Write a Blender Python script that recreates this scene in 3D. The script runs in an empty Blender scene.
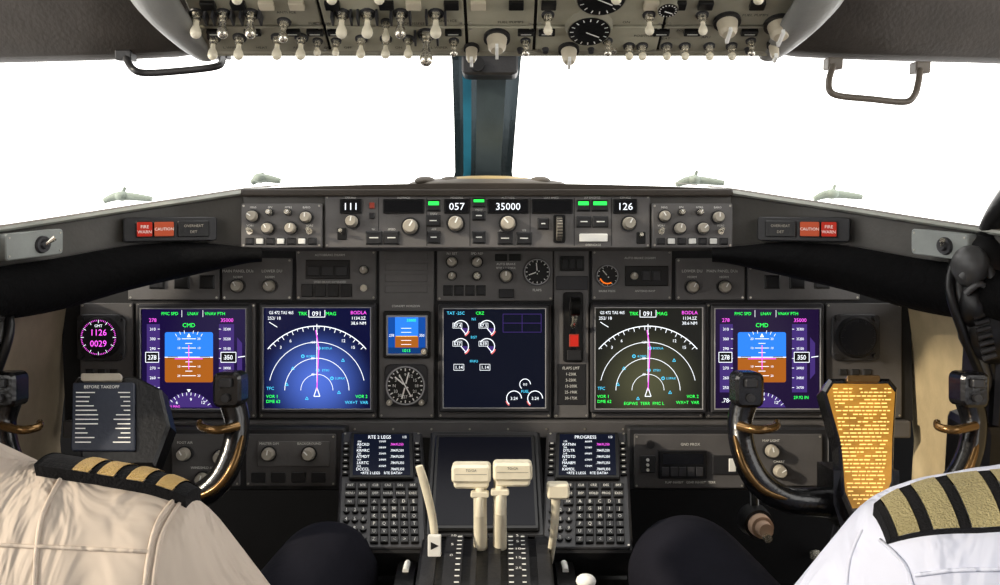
import bpy, bmesh, math, random
from mathutils import Vector, Matrix
from mathutils.bvhtree import BVHTree
random.seed(7)
sc=bpy.context.scene
F=937.5; PITCH=math.radians(6.7); EYE=Vector((0,0,1.05))
R=Matrix.Rotation(-PITCH,3,'X')
def P(u,v,d):
    return EYE+R@Vector(((u-500)*d/F,d,(292.5-v)*d/F))
X=Vector((1,0,0))
class Fr:
    def __init__(s,o,ux,uz,su,sv,u0,v0):
        s.o=o;s.ux=ux.normalized();s.uz=uz.normalized();s.n=s.ux.cross(s.uz).normalized();s.su=su;s.sv=sv;s.u0=u0;s.v0=v0
    def p(s,u,v,h=0): return s.o+s.ux*((u-s.u0)*s.su)+s.uz*((s.v0-v)*s.sv)+s.n*h
def FR(d): return Fr(P(500,292.5,d),X,R@Vector((0,0,1)),d/F,d/F,500,292.5)
def TF(uc,vt,dt,vb,db):
    A=P(uc,vt,dt);B=P(uc,vb,db);L=(A-B).length
    return Fr(B,X,A-B,(dt+db)/2/F,L/(vb-vt),uc,vb)

# ---------------- materials
def lin(c):
    c=c/255.; return c/12.92 if c<=.04045 else ((c+.055)/1.055)**2.4
def L3(rgb): return tuple(lin(c) for c in rgb)
def M(name,rgb,rough=.5,metal=0,var=.12,ns=25,bump=.05,bs=200,spec=.4):
    m=bpy.data.materials.new(name); m.use_nodes=True; nt=m.node_tree; b=nt.nodes['Principled BSDF']
    c=L3(rgb)
    tc=nt.nodes.new('ShaderNodeTexCoord'); n=nt.nodes.new('ShaderNodeTexNoise'); n.inputs['Scale'].default_value=ns; n.inputs['Detail'].default_value=4
    nt.links.new(tc.outputs['Object'],n.inputs['Vector'])
    r=nt.nodes.new('ShaderNodeValToRGB'); e=r.color_ramp.elements
    e[0].position=.3;e[1].position=.7
    e[0].color=(*[x*(1-var) for x in c],1); e[1].color=(*[min(1,x*(1+var)) for x in c],1)
    nt.links.new(n.outputs['Fac'],r.inputs['Fac']); nt.links.new(r.outputs['Color'],b.inputs['Base Color'])
    b.inputs['Roughness'].default_value=rough; b.inputs['Metallic'].default_value=metal; b.inputs['Specular IOR Level'].default_value=spec
    if bump>0:
        n2=nt.nodes.new('ShaderNodeTexNoise'); n2.inputs['Scale'].default_value=bs; nt.links.new(tc.outputs['Object'],n2.inputs['Vector'])
        bp=nt.nodes.new('ShaderNodeBump'); bp.inputs['Strength'].default_value=bump; bp.inputs['Distance'].default_value=.01
        nt.links.new(n2.outputs['Fac'],bp.inputs['Height']); nt.links.new(bp.outputs['Normal'],b.inputs['Normal'])
    return m
def E(name,rgb,st=1.0,base=(5,5,5),rough=.4,spec=.1):
    m=bpy.data.materials.new(name); m.use_nodes=True; b=m.node_tree.nodes['Principled BSDF']
    b.inputs['Base Color'].default_value=(*L3(base),1); b.inputs['Roughness'].default_value=rough; b.inputs['Specular IOR Level'].default_value=spec
    b.inputs['Emission Color'].default_value=(*L3(rgb),1); b.inputs['Emission Strength'].default_value=st
    return m
def SCR(name,c0,c1=None,off=(0,0,0),rad=.08):
    m=E(name,c0,1.0,(6,6,8),.25,.12)
    if c1:  # second colour paints a radial glow into the emission
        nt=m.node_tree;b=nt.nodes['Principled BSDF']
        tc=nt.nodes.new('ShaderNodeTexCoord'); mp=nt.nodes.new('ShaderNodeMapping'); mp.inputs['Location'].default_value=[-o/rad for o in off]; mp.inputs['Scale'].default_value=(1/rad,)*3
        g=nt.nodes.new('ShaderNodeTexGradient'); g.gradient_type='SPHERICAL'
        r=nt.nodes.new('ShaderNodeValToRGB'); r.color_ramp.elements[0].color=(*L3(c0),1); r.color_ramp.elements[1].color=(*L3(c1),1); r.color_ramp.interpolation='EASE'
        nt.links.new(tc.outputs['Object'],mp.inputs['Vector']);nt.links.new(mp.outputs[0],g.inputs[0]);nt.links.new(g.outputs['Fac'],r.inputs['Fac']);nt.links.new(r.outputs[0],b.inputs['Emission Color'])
    return m
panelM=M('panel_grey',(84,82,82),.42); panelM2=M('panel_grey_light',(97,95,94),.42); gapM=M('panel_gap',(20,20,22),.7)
bezM=M('bezel',(52,52,55),.4); bezL=M('bezel_light',(160,160,162),.3); blackM=M('black_plastic',(14,14,15),.35); blackR=M('black_rough',(8,8,9),.9,bump=.3,bs=120,spec=.12)
dkM=M('dark_grey',(38,38,40),.4); knobM=M('knob_grey',(165,158,144),.35); knobD=M('knob_dark',(38,38,40),.4); metM=M('metal',(220,215,200),.25,.8,bump=0); creamM=M('cream_plastic',(240,232,208),.3,bump=.02)
whiteM=M('white_paint',(245,245,240),.5,bump=0,var=.02); labelM=M('label_white',(228,228,222),.6,bump=0,var=.02); screwM=M('screw',(180,176,166),.3,.7,bump=0)
lipM=M('glareshield_lip',(168,170,162),.3); lipC=M('glareshield_lip_centre',(52,46,40),.4); gsM=M('glareshield_top',(92,84,74),.7,bump=.2); gsF=M('glareshield_face',(78,76,72),.42)
beigeL=M('sidewall_beige_shaded',(140,126,104),.6); beigeR=M('sidewall_beige_lit',(184,166,130),.6); ohM=M('overhead_grey',(170,166,146),.4); ohM2=M('overhead_plate',(146,142,126),.4); linerM=M('liner_grey',(74,69,64),.6,bump=.1); linerL=M('liner_light',(140,140,136),.4); wallM=M('blocker_wall_grey',(120,117,110),.6)
amberM=E('amber',(255,120,30),1.2); redM=E('red_lamp',(190,50,35),.6,(110,25,15)); redoff=M('red_lens',(150,60,45),.4)
G=E('disp_green',(50,250,90),1.7); W=E('disp_white',(240,245,250),1.6); MG=E('disp_magenta',(245,90,235),1.6); CY=E('disp_cyan',(80,210,250),1.5); YL=E('disp_amber',(250,190,60),1.3); PK=E('disp_pink',(245,120,120),1.2)
SKY=E('disp_sky',(46,128,240),1.25); BRN=E('disp_ground',(170,94,28),1.15); TAPE=E('disp_tape',(72,50,124),1.0)
lcdM=E('lcd_black',(12,12,14),1,(6,6,6),.25,.2)

# ---------------- mesh builder
_tc={}
def glyph(s):
    if s in _tc: return _tc[s]
    cu=bpy.data.curves.new('t','FONT'); cu.body=s; cu.size=1; cu.align_x='CENTER'; cu.resolution_u=2
    ob=bpy.data.objects.new('t',cu); sc.collection.objects.link(ob); me=ob.to_mesh()
    d=([v.co.copy() for v in me.vertices],[list(p.vertices) for p in me.polygons]); ob.to_mesh_clear()
    bpy.data.objects.remove(ob); bpy.data.curves.remove(cu); _tc[s]=d; return d
def rr(u0,v0,u1,v1,r,k=3):
    if r<=0: return [(u0,v1),(u1,v1),(u1,v0),(u0,v0)]
    o=[]
    for cx,cy,a in ((u1-r,v1-r,0),(u0+r,v1-r,90),(u0+r,v0+r,180),(u1-r,v0+r,270)):
        for i in range(k+1):
            t=math.radians(a+90*i/k); o.append((cx+r*math.cos(t),cy+r*math.sin(t)))
    return o
def crom(pts,k=6):
    P_=[Vector(p) for p in pts]; out=[]
    for i in range(len(P_)-1):
        a=P_[max(i-1,0)];b=P_[i];c=P_[i+1];d=P_[min(i+2,len(P_)-1)]
        for j in range(k):
            t=j/k; out.append(.5*((2*b)+(c-a)*t+(2*a-5*b+4*c-d)*t*t+(3*b-a-3*c+d)*t**3))
    out.append(P_[-1]); return out
class MB:
    def __init__(s): s.v=[];s.f=[];s.fm=[];s.fs=[];s.mats=[]
    def mi(s,m):
        if m not in s.mats: s.mats.append(m)
        return s.mats.index(m)
    def add(s,vs,fs,m,smooth=False):
        b=len(s.v); s.v+=[Vector(v) for v in vs]; i=s.mi(m)
        for f in fs: s.f.append([b+x for x in f]); s.fm.append(i); s.fs.append(smooth)
    def poly(s,fr,uv,h,m): s.add([fr.p(u,v,h) for u,v in uv],[list(range(len(uv)))],m)
    def prism(s,fr,o,h0,h1,m,o2=None,ch=0):
        n=len(o)
        if o2 is None: rings=[(o,h0),(o,h1)]
        else: rings=[(o,h0),(o,h1-ch),(o2,h1)]
        vs=[];fs=[]
        for oo,h in rings: vs+=[fr.p(u,v,h) for u,v in oo]
        for k in range(len(rings)-1):
            for i in range(n): j=(i+1)%n; fs.append([k*n+i,k*n+j,(k+1)*n+j,(k+1)*n+i])
        fs.append([(len(rings)-1)*n+i for i in range(n)]); fs.append([i for i in range(n)][::-1])
        s.add(vs,fs,m)
    def rect(s,fr,u0,v0,u1,v1,h0,h1,m,r=0,c=.6):
        c=min(c,(u1-u0)*.3,(v1-v0)*.3); r=min(r,(u1-u0)*.49,(v1-v0)*.49)
        s.prism(fr,rr(u0,v0,u1,v1,r),h0,h1,m,rr(u0+c,v0+c,u1-c,v1-c,max(r-c,.05) if r>0 else 0),min(c*fr.su,abs(h1-h0)*.5))
    def cyl(s,fr,u,v,r,h0,h1,m,r2=None,n=20,cap=None):
        if r2 is None:r2=r
        c=fr.p(u,v,0); r*=fr.su;r2*=fr.su
        an=[2*math.pi*i/n for i in range(n)]
        a=[c+fr.ux*math.cos(t)*r+fr.uz*math.sin(t)*r+fr.n*h0 for t in an]; b=[c+fr.ux*math.cos(t)*r2+fr.uz*math.sin(t)*r2+fr.n*h1 for t in an]
        s.add(a+b,[[i,(i+1)%n,n+(i+1)%n,n+i] for i in range(n)],m,True); s.add(b,[list(range(n))],cap or m)
    def ring(s,fr,u,v,r0,r1,h,m,a0=0,a1=360,n=None):
        n=n or max(6,int(abs(a1-a0)/9)); vs=[];fs=[]
        for i in range(n+1):
            t=math.radians(a0+(a1-a0)*i/n)
            for r in(r0,r1): vs.append(fr.p(u+r*math.cos(t),v-r*math.sin(t),h))
        for i in range(n): fs.append([2*i,2*i+1,2*i+3,2*i+2])
        s.add(vs,fs,m)
    def line(s,fr,pts,w,h,m):
        for (a,b),(c,d) in zip(pts[:-1],pts[1:]):
            dx,dy=c-a,d-b;l=math.hypot(dx,dy) or 1;nx,ny=-dy/l*w/2,dx/l*w/2
            s.add([fr.p(a+nx,b+ny,h),fr.p(c+nx,d+ny,h),fr.p(c-nx,d-ny,h),fr.p(a-nx,b-ny,h)],[[0,1,2,3]],m)
    def q(s,fr,u0,v0,u1,v1,h,m): s.poly(fr,[(u0,v1),(u1,v1),(u1,v0),(u0,v0)],h,m)
    def text(s,fr,t,u,v,hp,h,m,sx=1.0):
        vs,fs=glyph(t); k=hp/.7
        s.add([fr.p(u+p.x*k*sx,v-(p.y-.35)*k,h) for p in vs],fs,m)
    def tube(s,pts,rad,m,n=12,k=6,flat=None,smooth=True):
        n0=len(pts)
        pp=crom(pts,k) if k>1 else [Vector(p) for p in pts]
        if not hasattr(rad,'__len__'): rad=[rad]*n0
        N=len(pp); rs=[]
        for i in range(N):
            t=i/(N-1)*(n0-1); a=int(min(t,n0-2)); f=t-a; rs.append(rad[a]*(1-f)+rad[a+1]*f)
        tg=[(pp[min(i+1,N-1)]-pp[max(i-1,0)]).normalized() for i in range(N)]
        up=Vector((0,0,1)) if abs(tg[0].z)<.9 else Vector((0,1,0))
        if flat: up=flat[0]
        a=(up-tg[0]*up.dot(tg[0])).normalized(); vs=[];fs=[]
        for i in range(N):
            a=(a-tg[i]*a.dot(tg[i])).normalized(); b=tg[i].cross(a)
            fa,fb=(flat[1],flat[2]) if flat else (1,1)
            for j in range(n):
                th=2*math.pi*j/n; vs.append(pp[i]+(a*math.cos(th)*fa+b*math.sin(th)*fb)*rs[i])
        for i in range(N-1):
            for j in range(n): l=(j+1)%n; fs.append([i*n+j,i*n+l,(i+1)*n+l,(i+1)*n+j])
        s.add(vs,fs,m,smooth); s.add(vs[:n],[list(range(n))[::-1]],m); s.add(vs[-n:],[list(range(n))],m)
    def ell(s,c,r,m,n=16,rot=None):
        if not hasattr(r,'__len__'): r=(r,r,r)
        c=Vector(c); vs=[];fs=[];k=n//2
        for i in range(1,k):
            t=math.pi*i/k
            for j in range(n):
                a=2*math.pi*j/n; q=Vector((r[0]*math.sin(t)*math.cos(a),r[1]*math.sin(t)*math.sin(a),r[2]*math.cos(t)))
                vs.append(c+(rot@q if rot else q))
        T=Vector((0,0,r[2]))
        if rot: T=rot@T
        vs+= [c+T,c-T]; a=len(vs)-2
        for i in range(k-2):
            for j in range(n): l=(j+1)%n; fs.append([i*n+j,(i+1)*n+j,(i+1)*n+l,i*n+l])
        for j in range(n): l=(j+1)%n; fs.append([a,j,l]); fs.append([a+1,(k-2)*n+l,(k-2)*n+j])
        s.add(vs,fs,m,True)
    def capsule(s,p0,r0,p1,r1,m,n=16):
        p0=Vector(p0);p1=Vector(p1);d=(p1-p0).normalized();pts=[];rad=[]
        for i in range(1,6):
            t=math.pi/2*(i/5); pts.append(p0-d*r0*math.cos(t)); rad.append(r0*math.sin(t))
        for i in range(0,5):
            t=math.pi/2*(i/5); pts.append(p1+d*r1*math.sin(t)); rad.append(r1*math.cos(t))
        a=(Vector((0,0,1)) if abs(d.z)<.9 else Vector((0,1,0))); a=(a-d*a.dot(d)).normalized(); b=d.cross(a); vs=[];fs=[]
        for p,r in zip(pts,rad):
            for j in range(n): th=2*math.pi*j/n; vs.append(p+(a*math.cos(th)+b*math.sin(th))*r)
        K=len(pts)
        for i in range(K-1):
            for j in range(n): l=(j+1)%n; fs.append([i*n+j,i*n+l,(i+1)*n+l,(i+1)*n+j])
        fs.append(list(range(n))[::-1]); fs.append([(K-1)*n+j for j in range(n)]); s.add(vs,fs,m,True)
    def box(s,c,d,m,rot=None):
        c=Vector(c); hx,hy,hz=[x/2 for x in d]; ch=min(hx,hy,hz)*.25
        vs=[]
        for sx in(-1,1):
            for sy in(-1,1):
                for sz in(-1,1): vs.append(Vector((sx*hx,sy*hy,sz*hz)))
        bm=bmesh.new(); bv=[bm.verts.new(v) for v in vs]
        for f in((0,1,3,2),(4,6,7,5),(0,4,5,1),(2,3,7,6),(0,2,6,4),(1,5,7,3)): bm.faces.new([bv[i] for i in f])
        bmesh.ops.bevel(bm,geom=bm.edges[:],offset=ch,segments=2,profile=.5,affect='EDGES'); bm.verts.index_update()
        s.add([c+(rot@v.co if rot else v.co) for v in bm.verts],[[v.index for v in f.verts] for f in bm.faces],m); bm.free()
    def loft(s,secs,mats,smooth=True,close=False):
        K=len(secs[0])
        for k in range(K-1 if not close else K):
            a=k;b=(k+1)%K; vs=[];fs=[]
            for sec in secs: vs+=[sec[a],sec[b]]
            for i in range(len(secs)-1): fs.append([2*i,2*i+1,2*i+3,2*i+2])
            s.add(vs,fs,mats[k%len(mats)],smooth)
    def surf(s,secs,m):
        K=len(secs[0]);vs=[p for q in secs for p in q]
        s.add(vs,[[i*K+k,i*K+k+1,(i+1)*K+k+1,(i+1)*K+k] for i in range(len(secs)-1) for k in range(K-1)],m,True)
    def cross(s,sec,m): s.add(sec,[list(range(len(sec)))],m)
    def done(s,name,parent=None,recalc=True):
        lo=Vector([min(v[i] for v in s.v) for i in range(3)]);hi=Vector([max(v[i] for v in s.v) for i in range(3)]);c=(lo+hi)/2
        me=bpy.data.meshes.new(name); me.from_pydata([v-c for v in s.v],[],s.f)
        for m in s.mats: me.materials.append(m)
        me.polygons.foreach_set('material_index',s.fm); me.polygons.foreach_set('use_smooth',s.fs)
        if recalc:
            bm=bmesh.new();bm.from_mesh(me);bmesh.ops.recalc_face_normals(bm,faces=bm.faces[:]);bm.to_mesh(me);bm.free()
        ob=bpy.data.objects.new(name,me); ob.location=c; sc.collection.objects.link(ob)
        if parent:
            ob.parent=parent; ob.matrix_parent_inverse=Matrix.Translation(parent.location).inverted()
        return ob
def knob(b,fr,u,v,r,H=.016,m=None,h=0,ang=20,idx=True):
    m=m or knobM
    b.cyl(fr,u,v,r*1.25,h,h+H*.25,knobD); b.cyl(fr,u,v,r,h+H*.2,h+H*.85,m,r*.9); b.cyl(fr,u,v,r*.9,h+H*.85,h+H,m,r*.75)
    if idx:
        t=math.radians(90-ang); b.line(fr,[(u,v),(u+r*.75*math.cos(t),v-r*.75*math.sin(t))],max(.7,r*.2),h+H+.0004,whiteM)
def screws(b,fr,u0,v0,u1,v1,h,i=2.5,r=1.1):
    for u in(u0+i,u1-i):
        for v in(v0+i,v1-i): b.cyl(fr,u,v,r,h,h+.0008,screwM,n=8)
def button(b,fr,u0,v0,u1,v1,h0,m=None,lit=None,hh=.004):
    b.rect(fr,u0-.8,v0-.8,u1+.8,v1+.8,h0,h0+.001,blackM,r=.5); b.rect(fr,u0,v0,u1,v1,h0,h0+hh,m or dkM,r=.6)
    if lit: b.q(fr,u0+.8,v0+1,u1-.8,(v0+v1)/2-.3,h0+hh+.0004,lit)
mir=lambda u:974-u

# ================= INSTRUMENT PANEL
A=FR(1.5)
b=MB()
out=[(60,300),(100,262),(243,240),(735,240),(875,262),(912,300),(914,420),(905,436),(72,436),(64,420)]
b.prism(A,out,-.04,-.004,gapM)
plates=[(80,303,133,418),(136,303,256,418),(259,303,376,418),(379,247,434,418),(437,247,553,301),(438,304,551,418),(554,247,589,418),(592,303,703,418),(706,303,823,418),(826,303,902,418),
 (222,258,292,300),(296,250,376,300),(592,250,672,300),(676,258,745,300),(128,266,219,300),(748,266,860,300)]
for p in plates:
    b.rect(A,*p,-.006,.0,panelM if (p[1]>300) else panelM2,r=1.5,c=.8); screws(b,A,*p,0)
b.rect(A,66,420,908,437,-.03,.012,panelM,r=2,c=1.5)
for u in range(90,900,38): b.cyl(A,u,428,1.1,.012,.013,screwM,n=8)
rnd=random.Random(3)
def lab(fr,t,u,v,hp=2.6,h=.0008,m=labelM,sx=1): b.text(fr,t,u,v,hp,h,m,sx)
for c in(238,270): knob(b,A,c,286,6,.016,ang=-30)
lab(A,'MAIN PANEL DUs',238,271,2.8);lab(A,'LOWER DU',272,271,2.8);lab(A,'NORM',238,277,2.2);lab(A,'NORM',270,277,2.2)
for c in(692,724): knob(b,A,c,287,6,.016,ang=30)
lab(A,'LOWER DU',692,271,2.8);lab(A,'MAIN PANEL DUs',722,271,2.8);lab(A,'NORM',692,277,2.2);lab(A,'NORM',724,277,2.2)
for i in range(4): b.rect(A,302+i*13,284,313+i*13,297,0,.004,blackM)
b.rect(A,306,260,350,279,0,.003,blackM);knob(b,A,364,270,4,.012,ang=0);lab(A,'AUTOBRAKE DISARM',330,255,2.2);lab(A,'SPEED BRAKE EXTENDED',330,282,2)
for c in(314,328,342): b.rect(A,c-6,266,c+6,276,.003,.005,dkM)
b.cyl(A,364,288,3.5,0,.006,metM)
for (u,v,t,a) in((452,262,'N1 SET',-40),(477,262,'SPD REF',40)):
    knob(b,A,u,v,5,.014,ang=a);lab(A,t,u,253.5,2.4)
knob(b,A,452,276,4,.012,ang=10);knob(b,A,477,276,4,.012,ang=70,m=metM)
for i in range(4): button(b,A,444+i*11,286,452+i*11,295,0,dkM)
knob(b,A,506,276,6,.018,ang=0)
lab(A,'AUTO BRAKE',506,264,2.2);lab(A,'RTO 1 2 3 MAX',506,268,2)
for i in range(2): b.rect(A,495+i*14,254,507+i*14,261,0,.003,blackM,r=.6)
b.rect(A,499,289,514,298,0,.004,dkM)
def gauge(b,fr,u,v,r,nt=12,needle=(60,),num=None,face=blackM,h=.0,a0=0,a1=360,nm=W):
    b.cyl(fr,u,v,r*1.16,h,h+.006,bezM,r*1.08,n=32,cap=bezL); b.cyl(fr,u,v,r,h+.006,h+.0062,face,n=32)
    for i in range(nt):
        t=math.radians(a0+(a1-a0)*i/nt); L=.8 if i%2==0 else .88
        b.line(fr,[(u+r*L*math.cos(t),v-r*L*math.sin(t)),(u+r*.96*math.cos(t),v-r*.96*math.sin(t))],max(.5,r*.06),h+.0066,whiteM)
    for a in needle:
        t=math.radians(a); b.line(fr,[(u-r*.2*math.cos(t),v+r*.2*math.sin(t)),(u+r*.75*math.cos(t),v-r*.75*math.sin(t))],max(.6,r*.08),h+.0072,whiteM)
    b.cyl(fr,u,v,r*.12,h+.006,h+.0078,dkM,n=10)
gauge(b,A,537,272,12,16,(200,95));lab(A,'FLAPS',537,290,2.4)
gauge(b,A,607,276,10,12,(130,));b.ring(A,607,276,7,8.2,.0067,amberM,200,300);lab(A,'BRAKE PRESS',607,291,2)
b.rect(A,625,266,668,286,0,.003,blackM);knob(b,A,634,276,4,.01,ang=0)
for c in(646,656): b.rect(A,c-4,271,c+4,281,.003,.006,bezM)
lab(A,'ANTISKID INOP',645,291,2);lab(A,'AUTO BRAKE DISARM',640,258,2.2)
for i in range(4): b.rect(A,385,252+i*11,428,260+i*11,0,.0015,panelM2)
lab(A,'STANDBY HORIZON',406,306,2.1)
b.rect(A,557,364,586,405,0,.0008,dkM)
for yy,t in enumerate(['FLAPS LMT','1-250K','5-250K','15-200K','25-190K','30-175K']): lab(A,t,571,368+yy*6,2.8,.0012,sx=.9)
b.rect(A,560,256,584,271,0,.004,blackM,r=1)
for c in(565,572,579): b.rect(A,c-3,259,c+3,269,.004,.006,dkM)
b.rect(A,556,276,588,290,0,.003,bezM,r=1)
for (u,v) in((90,372),(102,372),(114,372),(843,372),(855,372),(867,372)): b.rect(A,u-4,v-3,u+4,v+3,0,.003,dkM)
for c in(88,112,845,868): knob(b,A,c,398,4,.01)
for c in (150,175,200,765,790,815): button(b,A,c,276,c+14,288,0,blackM)
panel=b.done('instrument_panel')

def bezel(b,fr,u0,v0,u1,v1,w=5,H=.012):
    b.rect(fr,u0-w,v0-w,u1+w,v1+w,0,.004,bezM,r=3,c=1)
    for (a,c,d,e) in((u0-w+1,v0-w+1,u1+w-1,v0),(u0-w+1,v1,u1+w-1,v1+w-1),(u0-w+1,v0-1,u0,v1+1),(u1,v0-1,u1+w-1,v1+1)): b.rect(fr,a,c,d,e,.003,H*.8,bezM,r=.3,c=1)
    for (a,c,d,e) in((u0-1,v0-1,u1+1,v0),(u0-1,v1,u1+1,v1+1),(u0-1,v0,u0,v1),(u1,v0,u1+1,v1)): b.rect(fr,a,c,d,e,.004,H*.86,bezL,c=.2)
def pfd(u0,v0,scr):
    b=MB();fr=A;w,h=104,99
    bezel(b,fr,u0,v0,u0+w,v0+h); b.q(fr,u0,v0,u0+w,v0+h,.0045,scr)
    H=.0052;H2=.0056;H3=.006
    cx=u0+47;cy=v0+48
    b.poly(fr,rr(cx-24,cy-25,cx+24,cy,2),H,SKY);b.poly(fr,rr(cx-24,cy,cx+24,cy+25,2),H,BRN)
    b.q(fr,cx-24,cy-4,cx+24,cy,H+.0001,SKY);b.q(fr,cx-24,cy,cx+24,cy+4,H+.0001,BRN)
    b.line(fr,[(cx-24,cy),(cx+24,cy)],.8,H2,W)
    for k in range(-4,5):
        if k: 
            L=7 if k%2==0 else 3.5
            b.line(fr,[(cx-L,cy+k*4.6),(cx+L,cy+k*4.6)],.6,H2,W)
            if k%2==0: b.text(fr,'%d'%(abs(k)*5),cx-10,cy+k*4.6,2.2,H2,W);b.text(fr,'%d'%(abs(k)*5),cx+10,cy+k*4.6,2.2,H2,W)
    for s in(-1,1):
        b.rect(fr,cx+s*16-5,cy-.9,cx+s*16+5,cy+.9,H2,H3,blackM,c=.1); b.line(fr,[(cx+s*11,cy),(cx+s*21,cy)],.5,H3+.0003,W)
    b.line(fr,[(cx-14,cy+1.5),(cx+14,cy+1.5)],.8,H3,MG);b.line(fr,[(cx,cy-12),(cx,cy+12)],.8,H3,MG)
    b.poly(fr,[(cx-2,cy-20),(cx+2,cy-20),(cx,cy-24)],H2,W)
    for a in(60,70,80,100,110,120): 
        t=math.radians(a); b.line(fr,[(cx+24*math.cos(t),cy-24*math.sin(t)),(cx+27*math.cos(t),cy-27*math.sin(t))],.5,H2,W)
    b.q(fr,u0+5,v0+15,u0+18,v0+83,H,TAPE);b.q(fr,u0+77,v0+15,u0+92,v0+83,H,TAPE);b.poly(fr,[(u0+95,v0+28),(u0+100,v0+34),(u0+100,v0+64),(u0+95,v0+70)],H,TAPE)
    for i in range(7):
        y=v0+20+i*9.7; b.text(fr,'%d'%(310-i*10),u0+11,y,2.8,H2,W); b.line(fr,[(u0+16,y),(u0+18,y)],.5,H2,W)
        b.text(fr,'%d'%(35300-i*100),u0+85,y,2.6,H2,W,.8); b.line(fr,[(u0+77,y),(u0+79,y)],.5,H2,W)
    for (a,c,t) in((u0+4,u0+17,'278'),(u0+79,u0+94,'350')):
        b.q(fr,a,cy-5,c,cy+5,H2,lcdM); b.line(fr,[(a,cy-5),(c,cy-5),(c,cy+5),(a,cy+5),(a,cy-5)],.6,H3,W); b.text(fr,t,(a+c)/2,cy,4.6,H3,W,.9)
    b.text(fr,'.784',u0+12,v0+91,4.2,H2,W);b.text(fr,'278',u0+11,v0+11,3.6,H2,MG);b.text(fr,'35000',u0+85,v0+11,3.6,H2,MG);b.text(fr,'29.92 IN',u0+86,v0+88,3,H2,G)
    b.text(fr,'FMC SPD',u0+28,v0+4.5,3,H2,G);b.text(fr,'LNAV',u0+51,v0+4.5,3,H2,G);b.text(fr,'VNAV PTH',u0+73,v0+4.5,3,H2,G);b.text(fr,'CMD',cx,v0+16,4,H2,G)
    b.line(fr,[(u0+40,v0+1),(u0+40,v0+8)],.4,H2,W);b.line(fr,[(u0+61,v0+1),(u0+61,v0+8)],.4,H2,W)
    b.line(fr,[(u0+96,cy),(u0+103,cy-1)],.8,H3,W)
    b.poly(fr,[(cx-24,v0+98)]+[(cx+26*math.cos(math.radians(a)),v0+109-26*math.sin(math.radians(a))) for a in range(155,24,-8)]+[(cx+24,v0+98)],H,TAPE)
    for a in range(35,150,10):
        t=math.radians(a);b.line(fr,[(cx+23*math.cos(t),v0+109-23*math.sin(t)),(cx+26*math.cos(t),v0+109-26*math.sin(t))],.5,H2,W)
    b.text(fr,'9',cx+2,v0+90,3,H2,W);b.text(fr,'6',cx-12,v0+93,3,H2,W);b.text(fr,'12',cx+14,v0+93,3,H2,W);b.text(fr,'091 MAG',cx-15,v0+97,2.2,H2,MG)
    b.poly(fr,[(cx-2,v0+80),(cx+2,v0+80),(cx,v0+83)],H2,W)
    b.done('primary_flight_display')
pfd(143,309,SCR('screen_pfd',(26,14,62))); pfd(714,309,SCR('screen_pfd_right',(32,18,54)))
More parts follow.
